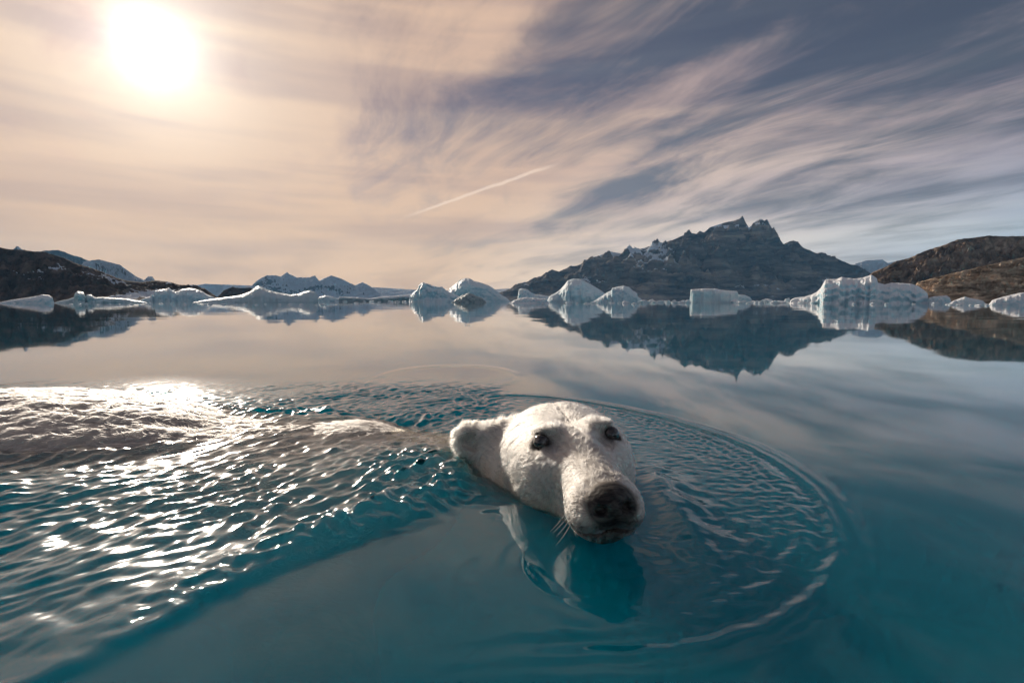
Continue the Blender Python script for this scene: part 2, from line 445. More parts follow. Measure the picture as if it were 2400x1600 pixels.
def build_bear():
    root = bpy.data.objects.new('polar_bear', None); COL.objects.link(root)
    root.location = (-.6, 1.4, -.6)
    off = np.array(root.location)
    tag(root, 'wet white polar bear swimming, head raised out of the teal water', 'polar bear')
    X = graded(-2.4, -.19, .36, .42, .0036, 1.06, .012)
    Y = graded(.55, .66, 1.33, 2.2, .0036, 1.05, .010)
    Z = graded(-.95, -.07, .26, .32, .0036, 1.06, .03)
    V, Q = sdf_mesh(bear_sdf, X, Y, Z)
    L = w2h(V)
    n = vnormals(V, Q)
    # soft fur lumps on head and neck
    lump = fbm3(V*np.array([1, .6, 1]), 45, 3)*0.0004*sstep(-.10, .02, L[:, 1])
    snout_wrinkle = fbm3(V*np.array([1, 1, 1.0]), 90, 2)*0.0005*sstep(-.03, -.10, L[:, 1])
    back = sstep(-.35, -.8, V[:, 0])
    flow = (fbm2(V[:, 0]*5 + V[:, 1]*3, V[:, 1]*16 - V[:, 0]*4, 3)*0.010 + fbm2(V[:, 0]*22 + V[:, 1]*9, V[:, 1]*60 - V[:, 0]*18, 3)*0.006)*back
    V = V + n*(lump + snout_wrinkle + flow)[:, None]
    global TOP
    st = .03; x0, y0 = -2.7, .5
    g = np.full((90, 66), -.30); sel = (V[:, 0] < -.24)
    np.maximum.at(g, (np.round((V[sel, 0] - x0)/st).astype(int).clip(0, 89), np.round((V[sel, 1] - y0)/st).astype(int).clip(0, 65)), V[sel, 2])
    for _ in range(2):
        p_ = np.pad(g, 1, mode='edge'); g = (p_[:-2, 1:-1] + p_[2:, 1:-1] + p_[1:-1, :-2] + p_[1:-1, 2:] + 2*p_[1:-1, 1:-1])/6
    TOP = (g, x0, y0, st)
    body = mesh_np('body', V - off, Q, mat_skin(), root)
    # pigment: cream coat, dark nose leather, lips and eyelids
    lx, ly, lz = L[:, 0], L[:, 1], L[:, 2]
    bk = sstep(-.25, -.5, V[:, 0])[:, None]
    col = np.array([.42, .37, .31])*(1 - bk) + np.array([.50, .46, .42])*bk
    nz = fbm3(V, 60, 3)
    nose = np.clip(6 - 5.2*np.linalg.norm((L - np.array([0, -.172, -.069]))/np.array([.034, .036, .0295]), axis=1) + .12*nz, 0, 1)
    bridge = np.exp(-(lx/.028)**2)*sstep(-.03, -.130, ly)*sstep(-.070, -.040, lz)*.62
    chin = sstep(-.088, -.106, lz + .006*nz)*sstep(-.06, -.115, ly)*.95
    lid = np.clip(2.2*np.exp(-((np.abs(lx) - .064)**2/.020**2 + (ly + .006)**2/.024**2 + (lz + .004)**2/.0150**2)*1.1), 0, 1)
    pad = np.maximum(sstep(-.09, -.165, ly)*sstep(-.02, -.07, lz)*.60*(0.6 + 1.4*nz), sstep(-.112, -.145, ly)*sstep(-.076, -.094, lz)*.92)
    dk = np.clip(np.maximum.reduce([nose, bridge*(.8 + .5*nz), chin, lid, pad]), 0, 1)[:, None]
    col = col*(1 - dk) + np.array([.007, .006, .008])*dk
    a = body.data.attributes.new('pigment', 'FLOAT_COLOR', 'POINT')
    a.data.foreach_set('color', np.concatenate([col, dk], 1).astype(np.float32).ravel())
    wet = np.maximum(sstep(-.12, -.35, V[:, 0]), nose*.22)
    a = body.data.attributes.new('wet', 'FLOAT', 'POINT'); a.data.foreach_set('value', wet.astype(np.float32))
    # eyes
    def eye(sx):
        c = h2w((sx*.0600, -.0035, -.003)); r = .0138*HS
        look = (np.array([0, 0, H]) - c); look = look/np.linalg.norm(look)
        out = HR @ np.array([sx*.55, -.8, .05]); g = .55*look + .45*out; g = g/np.linalg.norm(g)
        t = np.cross(g, [0, 0, 1.]); t /= np.linalg.norm(t); u = np.cross(t, g)
        th = np.linspace(0, math.pi, 25); ph = np.linspace(0, 2*math.pi, 33)
        T, Ph = np.meshgrid(th, ph, indexing='ij')
        bulge = 1 + .10*np.exp(-(T/.42)**2)
        P = c + r*bulge[..., None]*(np.cos(T)[..., None]*g + (np.sin(T)*np.cos(Ph))[..., None]*t + (np.sin(T)*np.sin(Ph))[..., None]*u)
        o = mesh_np('eye', P.reshape(-1, 3) - off, grid_quads(25, 33)[:, ::-1], EYE, root)
        at = o.data.attributes.new('iris', 'FLOAT', 'POINT'); at.data.foreach_set('value', (T/math.pi).astype(np.float32).ravel())
    m, N = material('bear_eye')
    v = N.new('ShaderNodeAttribute', attribute_name='iris').outputs['Fac']
    c = N.ramp(v, [(0.0, (.004, .004, .005)), (.10, (.006, .006, .007)), (.115, (.060, .052, .048)), (.22, (.035, .029, .026)), (.26, (.012, .010, .010)), (1.0, (.05, .04, .035))])
    p = N.new('ShaderNodeBsdfPrincipled', ins={'Base Color': c, 'Roughness': 0.12, 'Coat Weight': 1.0, 'Coat Roughness': 0.02})
    finish(N, p.outputs[0]); EYE = m
    eye(-1); eye(1)
    # ---- fur strands: a dry short nap on the head, soaked longer guard hair along the back
    r2 = np.random.default_rng(3)
    tri = np.concatenate([Q[:, [0, 1, 2]], Q[:, [0, 2, 3]]])
    cen = V[tri].mean(1); lc = w2h(cen)
    ar = np.linalg.norm(np.cross(V[tri[:, 1]] - V[tri[:, 0]], V[tri[:, 2]] - V[tri[:, 0]]), axis=1)/2
    bare = np.clip(nose[tri].mean(1)*1.6, 0, 1)
    eyes_at = [np.array([q*.0665, -.004, -.003]) for q in (-1, 1)]
    eyed = np.minimum.reduce([np.linalg.norm((lc - e_)/np.array([.9, 1.0, .8]), axis=1) for e_ in eyes_at])
    def scatter(w, NH):
        f = r2.choice(len(tri), NH, p=w/w.sum())
        u, v_ = r2.random(NH), r2.random(NH); q = np.sqrt(u)
        B = np.stack([1 - q, q*(1 - v_), q*v_], -1)
        P = (V[tri[f]]*B[..., None]).sum(1)
        nn = (n[tri[f]]*B[..., None]).sum(1); nn /= np.linalg.norm(nn, axis=1, keepdims=True)
        return P, nn, (dk[tri[f]][..., 0]*B).sum(1)[:, None]
    def grow(P, nn, g, ln, freq, pull, lift0, liftv, stray):
        NH = len(P)
        g = g - (g*nn).sum(1, keepdims=True)*nn; g /= np.maximum(np.linalg.norm(g, axis=1, keepdims=True), 1e-6)
        side = np.cross(nn, g); e = .18/freq
        cl = fbm3(P, freq, 2)
        gx = (fbm3(P + side*e, freq, 2) - cl)/e*pull
        t = np.linspace(0, 1, K)[None, :, None]; lift = (lift0 + liftv*cl)[:, None, None]
        return P[:, None] + ln[:, None, None]*(g[:, None]*t*.92 + nn[:, None]*(lift*t - lift0*.9*t*t)
               + side[:, None]*(gx[:, None, None]*.8 + stray*r2.standard_normal((NH, 1, 1)))*t*t + nn[:, None]*.05*r2.standard_normal((NH, 1, 1))*t)
    K = 5
    # head
    w = ar*(cen[:, 2] > -.03)*(cen[:, 0] > -.34)*(1 - bare)*(eyed > .0185)*np.where(lc[:, 1] < -.02, 1.6, 1.0)
    NH = 190000
    P, nn, dh = scatter(w, NH); lp = w2h(P)
    g = np.stack([np.sign(lp[:, 0])*.35*sstep(-.02, .1, lp[:, 1]), np.ones(NH), np.full(NH, -.35)], -1)
    g[:, 2] += .5*sstep(.0, .03, lp[:, 2])
    g[:, 0] += .5*noise2(lp[:, 0]*40, lp[:, 1]*30 + 3)
    g[:, 2] += .5*noise2(lp[:, 0]*40 + 9, lp[:, 1]*30)
    ln = (.0085 + .0210*sstep(-.11, .06, lp[:, 1]))*np.where(lp[:, 1] > .18, .8, 1.0)
    ln *= (.65 + .5*r2.random(NH))*(1 + .25*fbm3(P, 25, 2))
    ln *= np.clip((np.minimum.reduce([np.linalg.norm(lp - e_, axis=1) for e_ in eyes_at]) - .008)/.03, .22, 1)
    pts = [grow(P, nn, g @ HR.T, ln, 70, .011, .10, .09, .07)]
    rad = [.00028*(.7 + .6*r2.random(NH))]
    tint = np.array([.68, .63, .54])*(1 - dh) + np.array([.10, .085, .085])*dh
    tint = tint*(1 + .05*r2.standard_normal((NH, 1)) + .55*np.clip(fbm2(lp[:, 0]*110 + lp[:, 2]*110, lp[:, 1]*18, 3), -.8, .30)[:, None] + .22*fbm3(P, 22, 2)[:, None])
    tint = tint - np.array([.0, .025, .09])*sstep(.13, .25, lp[:, 1])[:, None]
    soak = sstep(.055, .0, P[:, 2] + .012*noise2(P[:, 0]*30, P[:, 1]*30))[:, None]
    tints = [tint*(1 - soak*np.array([.30, .36, .48]))]
    # back and neck
    w = ar*(cen[:, 2] > -.03)*(cen[:, 0] <= -.20)*(cen[:, 0] > -2.1)*(lc[:, 0] < -.25)
    NB = 60000
    P, nn, dh = scatter(w, NB)
    g = np.stack([np.full(NB, -1.0), -.35 + .5*noise2(P[:, 0]*5, P[:, 1]*5), np.full(NB, -.35)], -1)
    ln = .022*(.6 + .8*r2.random(NB))
    pts.append(grow(P, nn, g, ln, 48, .016, .16, .35, .05))
    rad.append(.00050*(.7 + .6*r2.random(NB)))
    tints.append(np.array([.40, .365, .325])*(1 + .2*fbm3(P, 20, 2)[:, None] + .06*r2.standard_normal((NB, 1)))*(.7 + .3*sstep(.0, .06, P[:, 2]))[:, None])
    pts = np.concatenate(pts); rad = np.concatenate(rad); tint = np.clip(np.concatenate(tints), .01, .95)
    NT_ = len(pts)
    cu = bpy.data.hair_curves.new('fur'); cu.add_curves([K]*NT_)
    cu.position_data.foreach_set('vector', (pts - off).astype(np.float32).ravel())
    rad = np.repeat(rad[:, None], K, 1)*np.array([1, 1, .9, .65, .15])[None]
    ra = cu.attributes.get('radius') or cu.attributes.new('radius', 'FLOAT', 'POINT')
    ra.data.foreach_set('value', rad.astype(np.float32).ravel())
    ta = cu.attributes.new('hair_tint', 'FLOAT_COLOR', 'CURVE')
    ta.data.foreach_set('color', np.concatenate([tint, np.ones((NT_, 1))], 1).astype(np.float32).ravel())
    cu.materials.append(mat_fur())
    fo = bpy.data.objects.new('fur', cu); COL.objects.link(fo); fo.parent = root
    tag(fo, kind='stuff')
    # whiskers
    wm = mat_simple('whisker', (.75, .70, .62), .35)
    for sx, a, b in ((-1, .0, .0), (-1, .012, .008), (-1, -.010, .012), (-1, .004, -.010)):
        p0 = np.array([sx*.052, -.140 + a, -.090 + b]); d0 = np.array([sx*.7, -.25, -.75 + b*8])
        d0 /= np.linalg.norm(d0); ln_ = .036 + .5*abs(a)
        Pw = []
        for k in range(6):
            tt = k/5; c = p0 + d0*ln_*tt + np.array([0, .006, .004])*tt*tt
            for q in range(5):
                an = q*2*math.pi/5; rr = .00042*(1 - .8*tt)
                Pw.append(h2w(c + rr*np.array([math.cos(an), math.sin(an), .3*math.cos(an)])))
        qs = [(k*5 + q, k*5 + (q + 1) % 5, k*5 + 5 + (q + 1) % 5, k*5 + 5 + q) for k in range(5) for q in range(5)]
        mesh_np('whisker', np.array(Pw) - off, qs, wm, root)
    return root
build_bear()

# ------------------------------------------------------------------ water
def body_top(x, y):
    """height of the swimmer's back under the film of water, read from the body itself"""
    g, x0, y0, st = TOP
    i = np.clip((x - x0)/st, 0, g.shape[0] - 1.001); j = np.clip((y - y0)/st, 0, g.shape[1] - 1.001)
    a = i.astype(int); b = j.astype(int); u = i - a; v = j - b
    return (g[a, b]*(1 - u) + g[a + 1, b]*u)*(1 - v) + (g[a, b + 1]*(1 - u) + g[a + 1, b + 1]*u)*v

RING = [on_z(*p) for p in ((1210, 922), (1430, 952), (1640, 1006), (1840, 1098), (1935, 1200), (1962, 1285), (1925, 1370), (1800, 1458), (1640, 1508), (1480, 1528), (1320, 1520))]
def fit_circle(pts):
    p = np.array(pts); A = np.c_[2*p, np.ones(len(p))]
    s = np.linalg.lstsq(A, (p**2).sum(1), rcond=None)[0]
    return s[0], s[1], math.sqrt(s[2] + s[0]**2 + s[1]**2)
def ring_radius(pts, cx, cy):
    p = np.array(pts) - (cx, cy); a = np.arctan2(p[:, 1], p[:, 0]); r = np.hypot(p[:, 0], p[:, 1])
    return a, r

def water_height(x, y):
    h = np.zeros_like(x)
    near = sstep(9, 3.5, np.hypot(x, y))
    # swell left by the swimmer, long and lazy
    h += .0022*fbm2(x*1.1, y*1.6 + 4, 2)*near*(.22 + .78*sstep(1.9, 1.3, y))
    # --- bow ring
    cx, cy = .13, .98
    an = np.arctan2(y - cy, x - cx); r = np.hypot(x - cx, y - cy)
    ra, rr = ring_radius(RING, cx, cy)
    o = np.argsort(ra); ra, rr = ra[o], rr[o]
    ra = np.concatenate([ra - 2*math.pi, ra, ra + 2*math.pi]); rr = np.concatenate([rr]*3)
    R0 = np.interp(an, ra, rr)
    # smooth the interpolated outline
    sa = np.linspace(-math.pi, math.pi, 721); sr = np.interp(sa, ra, rr)
    ker = np.hanning(61); ker /= ker.sum()
    sr = np.convolve(np.concatenate([sr[-61:], sr, sr[:61]]), ker, 'same')[61:-61]
    R0 = np.interp(an, sa, sr) + .006*noise2(an*9, r*0)
    vis = (.45 + .55*sstep(-1.6, -.5, an))*sstep(-2.1, -1.5, an)*sstep(2.3, 1.9, an)
    q = r - R0
    ring = .0026*np.exp(-(q/.010)**2) - .0030*np.exp(-((q + .020)/.012)**2) + .0016*np.exp(-((q - .030)/.014)**2) + .0012*np.exp(-((q + .045)/.012)**2)
    h += ring*vis
    inside = sstep(.02, -.06, q)
    # capillary cells inside the ring, strongest on the side the bear moves to
    rad = sstep(.05, .55, r)
    side = sstep(-1.9, -.7, an)*sstep(2.3, 1.2, an)
    wx, wy = .012*noise2(x*9, y*9), .012*noise2(x*9 + 5, y*9 + 5)
    cap = .25 - np.abs(noise2((x + wx)*24 + 3, (y + wy)*46))*1.1 + noise2((x + wy)*38, (y + wx)*64)*.35
    arc = np.sin((q + .010*noise2(an*12, r*14))*2*math.pi/.030)*.4*sstep(.30, .05, np.abs(q))
    h += .0027*(cap + arc)*inside*side*(.25 + .75*rad)
    # swirl under the chin
    chx, chy = .14, .70
    rc = np.hypot((x - chx), (y - chy)*1.15)
    rings = np.sin((rc + .012*noise2(x*14, y*14))*2*math.pi/.040)
    h += .0007*rings*np.exp(-((rc - .12)/.07)**2)*sstep(-.25, -.05, x + .30)*(.5 + .5*noise2(x*6, y*6))
    h -= .004*np.exp(-(rc/.085)**2)
    # bow wave heaped against the far cheek
    bx, by = .30, .93
    h += .016*np.exp(-((x - bx - .10*(y - by))/.040)**2)*np.exp(-((y - by)/.20)**2)
    h += .006*noise2(x*26, y*15)*np.exp(-((x - .33)/.05)**2)*np.exp(-((y - .93)/.2)**2)
    # --- wake to the left
    ux, uy = -.62, -.785                                       # along the flow: back and towards the near bank
    s = (x - (-.10))*ux + (y - 1.08)*uy
    t = -(x - (-.10))*uy + (y - 1.08)*ux                       # across, positive to the swimmer's near side
    edge = -(x + .205)*.76 + (y - .844)*.65                     # >0 inside the wake
    edge = edge + .03*noise2(x*5, y*5)
    wk = sstep(-.04, .16, edge)*sstep(.06, -.10, x + .02)*sstep(2.6, 1.7, y)*sstep(-4, -2.2, x)
    wk *= sstep(.35, .8, y + .30*(x < -.5))*.55 + .45
    wsx, wsy = .03*noise2(x*4, y*4), .03*noise2(x*4 + 7, y*4 - 3)
    e1 = ((x + wsx)*ux + (y + wsy)*uy); e2 = (-(x + wsx)*uy + (y + wsy)*ux)
    rdg = lambda n: .6 - 1.7*np.abs(n)
    chop = .50*fbm2(e1*2.4, e2*8, 2) + .26*rdg(noise2(e1*5.5, e2*21 + 4)) + .17*rdg(noise2(e1*13 + 2, e2*38)) + .12*noise2(e1*20, e2*62) + .16*fbm2(e1*15, e2*27 + 9, 2) + .22*noise2(e1*33 + 7, e2*47) + .055*noise2(e1*46, e2*105)
    gust = .55 + .6*sstep(-.3, .4, noise2(e1*1.7 + 5, e2*3.1))
    h += .0190*chop*wk*gust
    # turbulent lip behind the ear and along the leading edge
    lip = np.exp(-((edge - .05)/.055)**2)*sstep(-.55, -.25, x)*sstep(-.02, -.14, x)
    ear = np.exp(-((x + .20)/.14)**2 - ((y - 1.12)/.16)**2)
    rough = np.maximum(lip, ear)
    h += rough*(.011*(1 - 2*np.abs(noise2(x*20, y*24))) + .010*noise2(x*42, y*42) + .022)
    # one long bank running away from the leading edge, towards the near bank
    h += .004*np.exp(-((edge + .012)/.020)**2)*sstep(.10, -.10, x + .2)*near
    # body lifts a film of water over itself
    bt = body_top(x, y)
    fine = .0035*rdg(noise2(e1*9, e2*24)) + .0022*noise2(e1*24, e2*60) + .0012*noise2(e1*60, e2*110)
    lift = bt + .008 + .012*fbm2(e1*4, e2*10, 3) + fine*1.2 - .032*sstep(.004, .044, bt + .02*fbm2(e1*3, e2*7 + 2, 2)) + .012*sstep(.0, -.04, bt)
    k = .022
    m = np.clip(.5 + .5*(lift - h)/k, 0, 1)
    h = h + (lift - h)*m + k*m*(1 - m)*.5
    # spray ridge at the shoulder
    sh = np.exp(-((x + .72)/.26)**2 - ((y - 1.64)/.09)**2)
    h += sh*(.020 + .03*fbm2(x*14, y*18, 3))
    # trough over the neck
    h -= .012*np.exp(-((x + .36)/.13)**2 - ((y - 1.46)/.12)**2)
    # faint old ring out on the calm water
    cx2, cy2 = on_z(1050, 882); r2 = np.hypot((x - cx2), (y - cy2)*.8)
    h += .0022*np.exp(-((r2 - .33)/.03)**2)
    h = h*sstep(12, 5, np.hypot(x, y))
    # wind-less fjord: long lazy undulation further out, too small to break the mirror
    d = np.hypot(x, y); out = sstep(3.0, 12.0, d)*sstep(400, 60, d)
    h = h + out*((.0012 + .0012*sstep(12, 30, d))*noise2(x*.22, y*.9) + .0006*noise2(x*.7 + 3, y*2.3)*sstep(60, 25, d) + .0003*noise2(x*1.6, y*5.5)*sstep(24, 9, d))
    return h, np.clip(np.maximum(wk, inside*side*.25), 0, 1)

def build_water():
    X = graded(-4700, -2.2, 1.35, 4700, .0056, 1.09, 400)
    Y = graded(-60, .36, 2.1, 2.11, .0056, 1.11, 400)
    a = list(Y[Y <= 2.11]); st = .0056                          # finer steps down the fjord, where waves are seen edge-on
    while a[-1] < 4900:
        st = min(st*1.032, .16) if a[-1] < 40 else min(st*1.06, 400)
        a.append(a[-1] + st)
    Y = np.array(a)
    xx, yy = np.meshgrid(X, Y, indexing='ij')
    zz, wk = water_height(xx, yy)
    nu, nv = len(X), len(Y)
    V = np.stack([xx, yy, zz], -1).reshape(-1, 3)
    Q = grid_quads(nu, nv)
    D = -9.0
    per = np.concatenate([np.arange(nu)*nv, (nu - 1)*nv + np.arange(1, nv), (np.arange(nu - 2, -1, -1))*nv + nv - 1, np.arange(nv - 2, 0, -1)])
    base = len(V); m = len(per)
    Vb = V[per].copy(); Vb[:, 2] = D
    V = np.concatenate([V, Vb, [[0, 1000, D]]])
    i = np.arange(m); j = (i + 1) % m
    side = np.stack([per[i], base + i, base + j, per[j]], -1)
    bot = np.stack([base + i, np.full(m, base + m), base + j], -1)
    o = mesh_np('water', V, np.concatenate([Q, side]), mat_water(), tris=bot)
    at = o.data.attributes.new('chop', 'FLOAT', 'POINT')
    at.data.foreach_set('value', np.concatenate([wk.ravel(), np.zeros(m + 1)]).astype(np.float32))
    tag(o, 'calm teal fjord water with ripples and a wake around the bear', kind='structure')
    return o
build_water()

# ------------------------------------------------------------------ mountains and shores
def terrain(name, pts, Y, mat, label, depth=1.4, back=.5, rough=.16, jag=2.0, gully=(14, 3), lean=0.0, n=420, m=70, power=1.15, seed=0, yslope=0.0, diag=0.0):
    """ridge line through photo bearings pts=(px,py) at forward distance Y; a real flank falls to the shore in front and behind"""
    p = np.array(pts, float)
    px = np.linspace(p[0, 0], p[-1, 0], n); py = np.interp(px, p[:, 0], p[:, 1])
    D = Y*(1 + yslope*(px - px.mean())/1200)
    W = np.array([on_y(a, b, d) for a, b, d in zip(px, py, D)])
    mpp = Y/1200.0
    zr = np.maximum(W[:, 2], 0.0) + mpp*jag*fbm2(px*.09, px*0 + seed, 4)*sstep(0, 20*mpp, W[:, 2])
    zr = np.maximum(zr, -.5*mpp)
    hm = zr.max()
    rd = W[:, :2]/np.linalg.norm(W[:, :2], axis=1, keepdims=True)
    t = np.concatenate([-np.linspace(1, 0.08, 12), np.linspace(0, 1, m)])
    T, _ = np.meshgrid(t, px, indexing='ij')
    ZR = np.broadcast_to(zr, T.shape); PX = np.broadcast_to(px, T.shape)
    fd = np.where(T > 0, depth, back)*hm
    x = W[None, :, 0] - rd[None, :, 0]*T*fd + lean*np.maximum(T, 0)*hm
    y = W[None, :, 1] - rd[None, :, 1]*T*fd
    a = np.abs(T)
    z = ZR*(1 - a)**power
    env = np.clip(a*6, 0, 1)*np.clip((1 - a)*3, 0, 1)*np.minimum(ZR + .15*hm, hm)
    gx = PX/(p[-1, 0] - p[0, 0]); gy = a
    n1 = fbm2(gx*gully[0] + gy*diag + seed*3.7, gy*gully[1] + seed, 6, .55, ridged=True)
    n2 = fbm2(gx*gully[0]*2.2 + 5, gy*gully[1]*3 + seed, 5, .55)
    z = z + env*rough*(n1*.8 - .35 + n2*.6)
    z = np.where(a > .985, -.01*hm - 2*mpp, z)
    V = np.stack([x, y, z], -1).reshape(-1, 3)
    o = mesh_np(name, V, grid_quads(len(t), n), mat)
    tag(o, label, kind='structure')
    return o

R_FAR = mat_rock('rock_blue_grey', (.040, .046, .052), (.12, .12, .12), .02, snow=.30, snow_up=.35)
R_MAIN = mat_rock('rock_dark', (.030, .037, .050), (.235, .205, .18), .022, snow=.345, snow_up=.45, strata=(0, .5, 0), patch=.55, bump=.5, upw=.10)
R_LEFT = mat_rock('rock_brown_black', (.030, .024, .022), (.12, .088, .072), .10, snow=.375, snow_up=.55, patch=.6, bump=.5, upw=.12)
R_RHILL = mat_rock('rock_brown', (.065, .052, .044), (.27, .215, .17), .09, snow=0.0, bump=.5)
R_STRATA = mat_rock('rock_striated', (.16, .12, .085), (.62, .49, .36), .55, strata=(0, -.42, 0), bump=.5)
SNOW = mat_rock('snow_field', (.50, .53, .58), (.74, .77, .82), .01)
R_SNOWY = mat_rock('rock_snowy', (.06, .07, .08), (.16, .16, .16), .015, snow=.50, snow_up=.35)

terrain('ice_sheet', [(380, 682), (480, 665), (560, 668), (700, 672), (860, 672), (960, 678), (1100, 682), (1190, 676), (1260, 690)], 4300, SNOW, 'pale distant ice sheet along the horizon', rough=.05, jag=.6, depth=2.0)
terrain('mountain', [(560, 690), (586, 672), (605, 655), (625, 645), (645, 645), (658, 648), (672, 638), (680, 643), (696, 650), (725, 650), (738, 645), (748, 658), (765, 650), (776, 645), (800, 653), (820, 663), (832, 668), (850, 661), (870, 672), (890, 687), (905, 694)], 3300, R_SNOWY, 'distant rounded snow-streaked mountains behind the saddle-shaped iceberg', rough=.22, jag=1.2, gully=(10, 2))
terrain('mountain', [(20, 590), (32, 584), (40, 576), (52, 584), (70, 590), (104, 588), (120, 586), (135, 586), (150, 590), (170, 598), (190, 603), (205, 610), (216, 612), (235, 630), (250, 650)], 2600, R_FAR, 'far blue-grey jagged mountain ridge rising behind the dark headland', rough=.2, jag=2)
terrain('mountain', [(180, 640), (196, 614), (215, 610), (232, 608), (255, 614), (280, 620), (300, 634), (320, 648), (338, 656), (348, 647), (357, 648), (366, 660), (390, 680)], 1900, R_SNOWY, 'snow-covered mountain slope rising behind the end of the dark headland', rough=.2, jag=1.2, gully=(8, 2))
terrain('mountain', [(1150, 700), (1180, 685), (1215, 672), (1260, 655), (1285, 637), (1296, 632), (1310, 637), (1335, 628), (1360, 622), (1368, 612), (1390, 602), (1410, 598), (1430, 589), (1455, 594), (1468, 592), (1480, 586), (1500, 584), (1530, 574), (1545, 571), (1575, 563), (1600, 552), (1620, 546), (1632, 548), (1640, 541), (1650, 545), (1665, 532), (1690, 524), (1705, 520), (1722, 517), (1741, 510), (1750, 525), (1755, 534), (1768, 520), (1782, 512), (1792, 518), (1798, 515), (1808, 533), (1822, 552), (1836, 572), (1850, 566), (1860, 564), (1870, 567), (1882, 582), (1900, 588), (1915, 594), (1925, 592), (1945, 602), (1965, 608), (1985, 618), (2010, 622), (2040, 640), (2070, 670), (2090, 700)], 2300, R_MAIN, 'tall dark twin-peaked mountain with scattered snow patches', depth=1.1, rough=.46, jag=.35, gully=(10, 2.0), n=760, m=130, diag=-5.0, power=1.0)
terrain('mountain', [(1960, 650), (1985, 625), (2005, 618), (2030, 610), (2068, 608), (2080, 616), (2110, 610), (2150, 620), (2200, 660)], 3400, R_SNOWY, 'far snow-capped plateau seen between the twin-peaked mountain and the brown hill', rough=.15, jag=.8)
terrain('headland', [(-160, 560), (-60, 568), (0, 580), (20, 584), (60, 586), (75, 589), (105, 590), (125, 597), (150, 604), (175, 616), (205, 625), (240, 637), (270, 650), (300, 658), (330, 661), (365, 657), (395, 660), (420, 667), (455, 669), (480, 676), (500, 690), (515, 704)], 520, R_LEFT, 'dark rocky headland with small snow patches sloping down to the water', depth=1.6, rough=.26, jag=1.3, gully=(9, 3), n=520, m=110)
terrain('headland', [(500, 704), (515, 690), (525, 680), (545, 672), (560, 675), (585, 674), (600, 680), (620, 704)], 900, R_LEFT, 'low dark rock hump behind the icebergs', rough=.2, jag=1.5, n=200, m=50)
terrain('hill', [(1985, 706), (2010, 668), (2045, 638), (2070, 628), (2100, 612), (2130, 605), (2170, 587), (2210, 575), (2245, 561), (2280, 557), (2320, 552), (2350, 554), (2400, 553), (2480, 548), (2600, 560), (2700, 590)], 480, R_RHILL, 'dark brown rounded hill rising behind the striated slope', depth=1.3, rough=.24, jag=1.6, gully=(12, 4), n=460, m=110, diag=3)
terrain('hill', [(2120, 706), (2150, 662), (2200, 648), (2260, 634), (2310, 622), (2350, 614), (2400, 603), (2500, 578), (2650, 560), (2800, 570)], 150, R_STRATA, 'tan and brown striated rock slope running down to the shore', depth=1.0, rough=.18, jag=1.6, gully=(26, 5), n=420, m=130, diag=9)

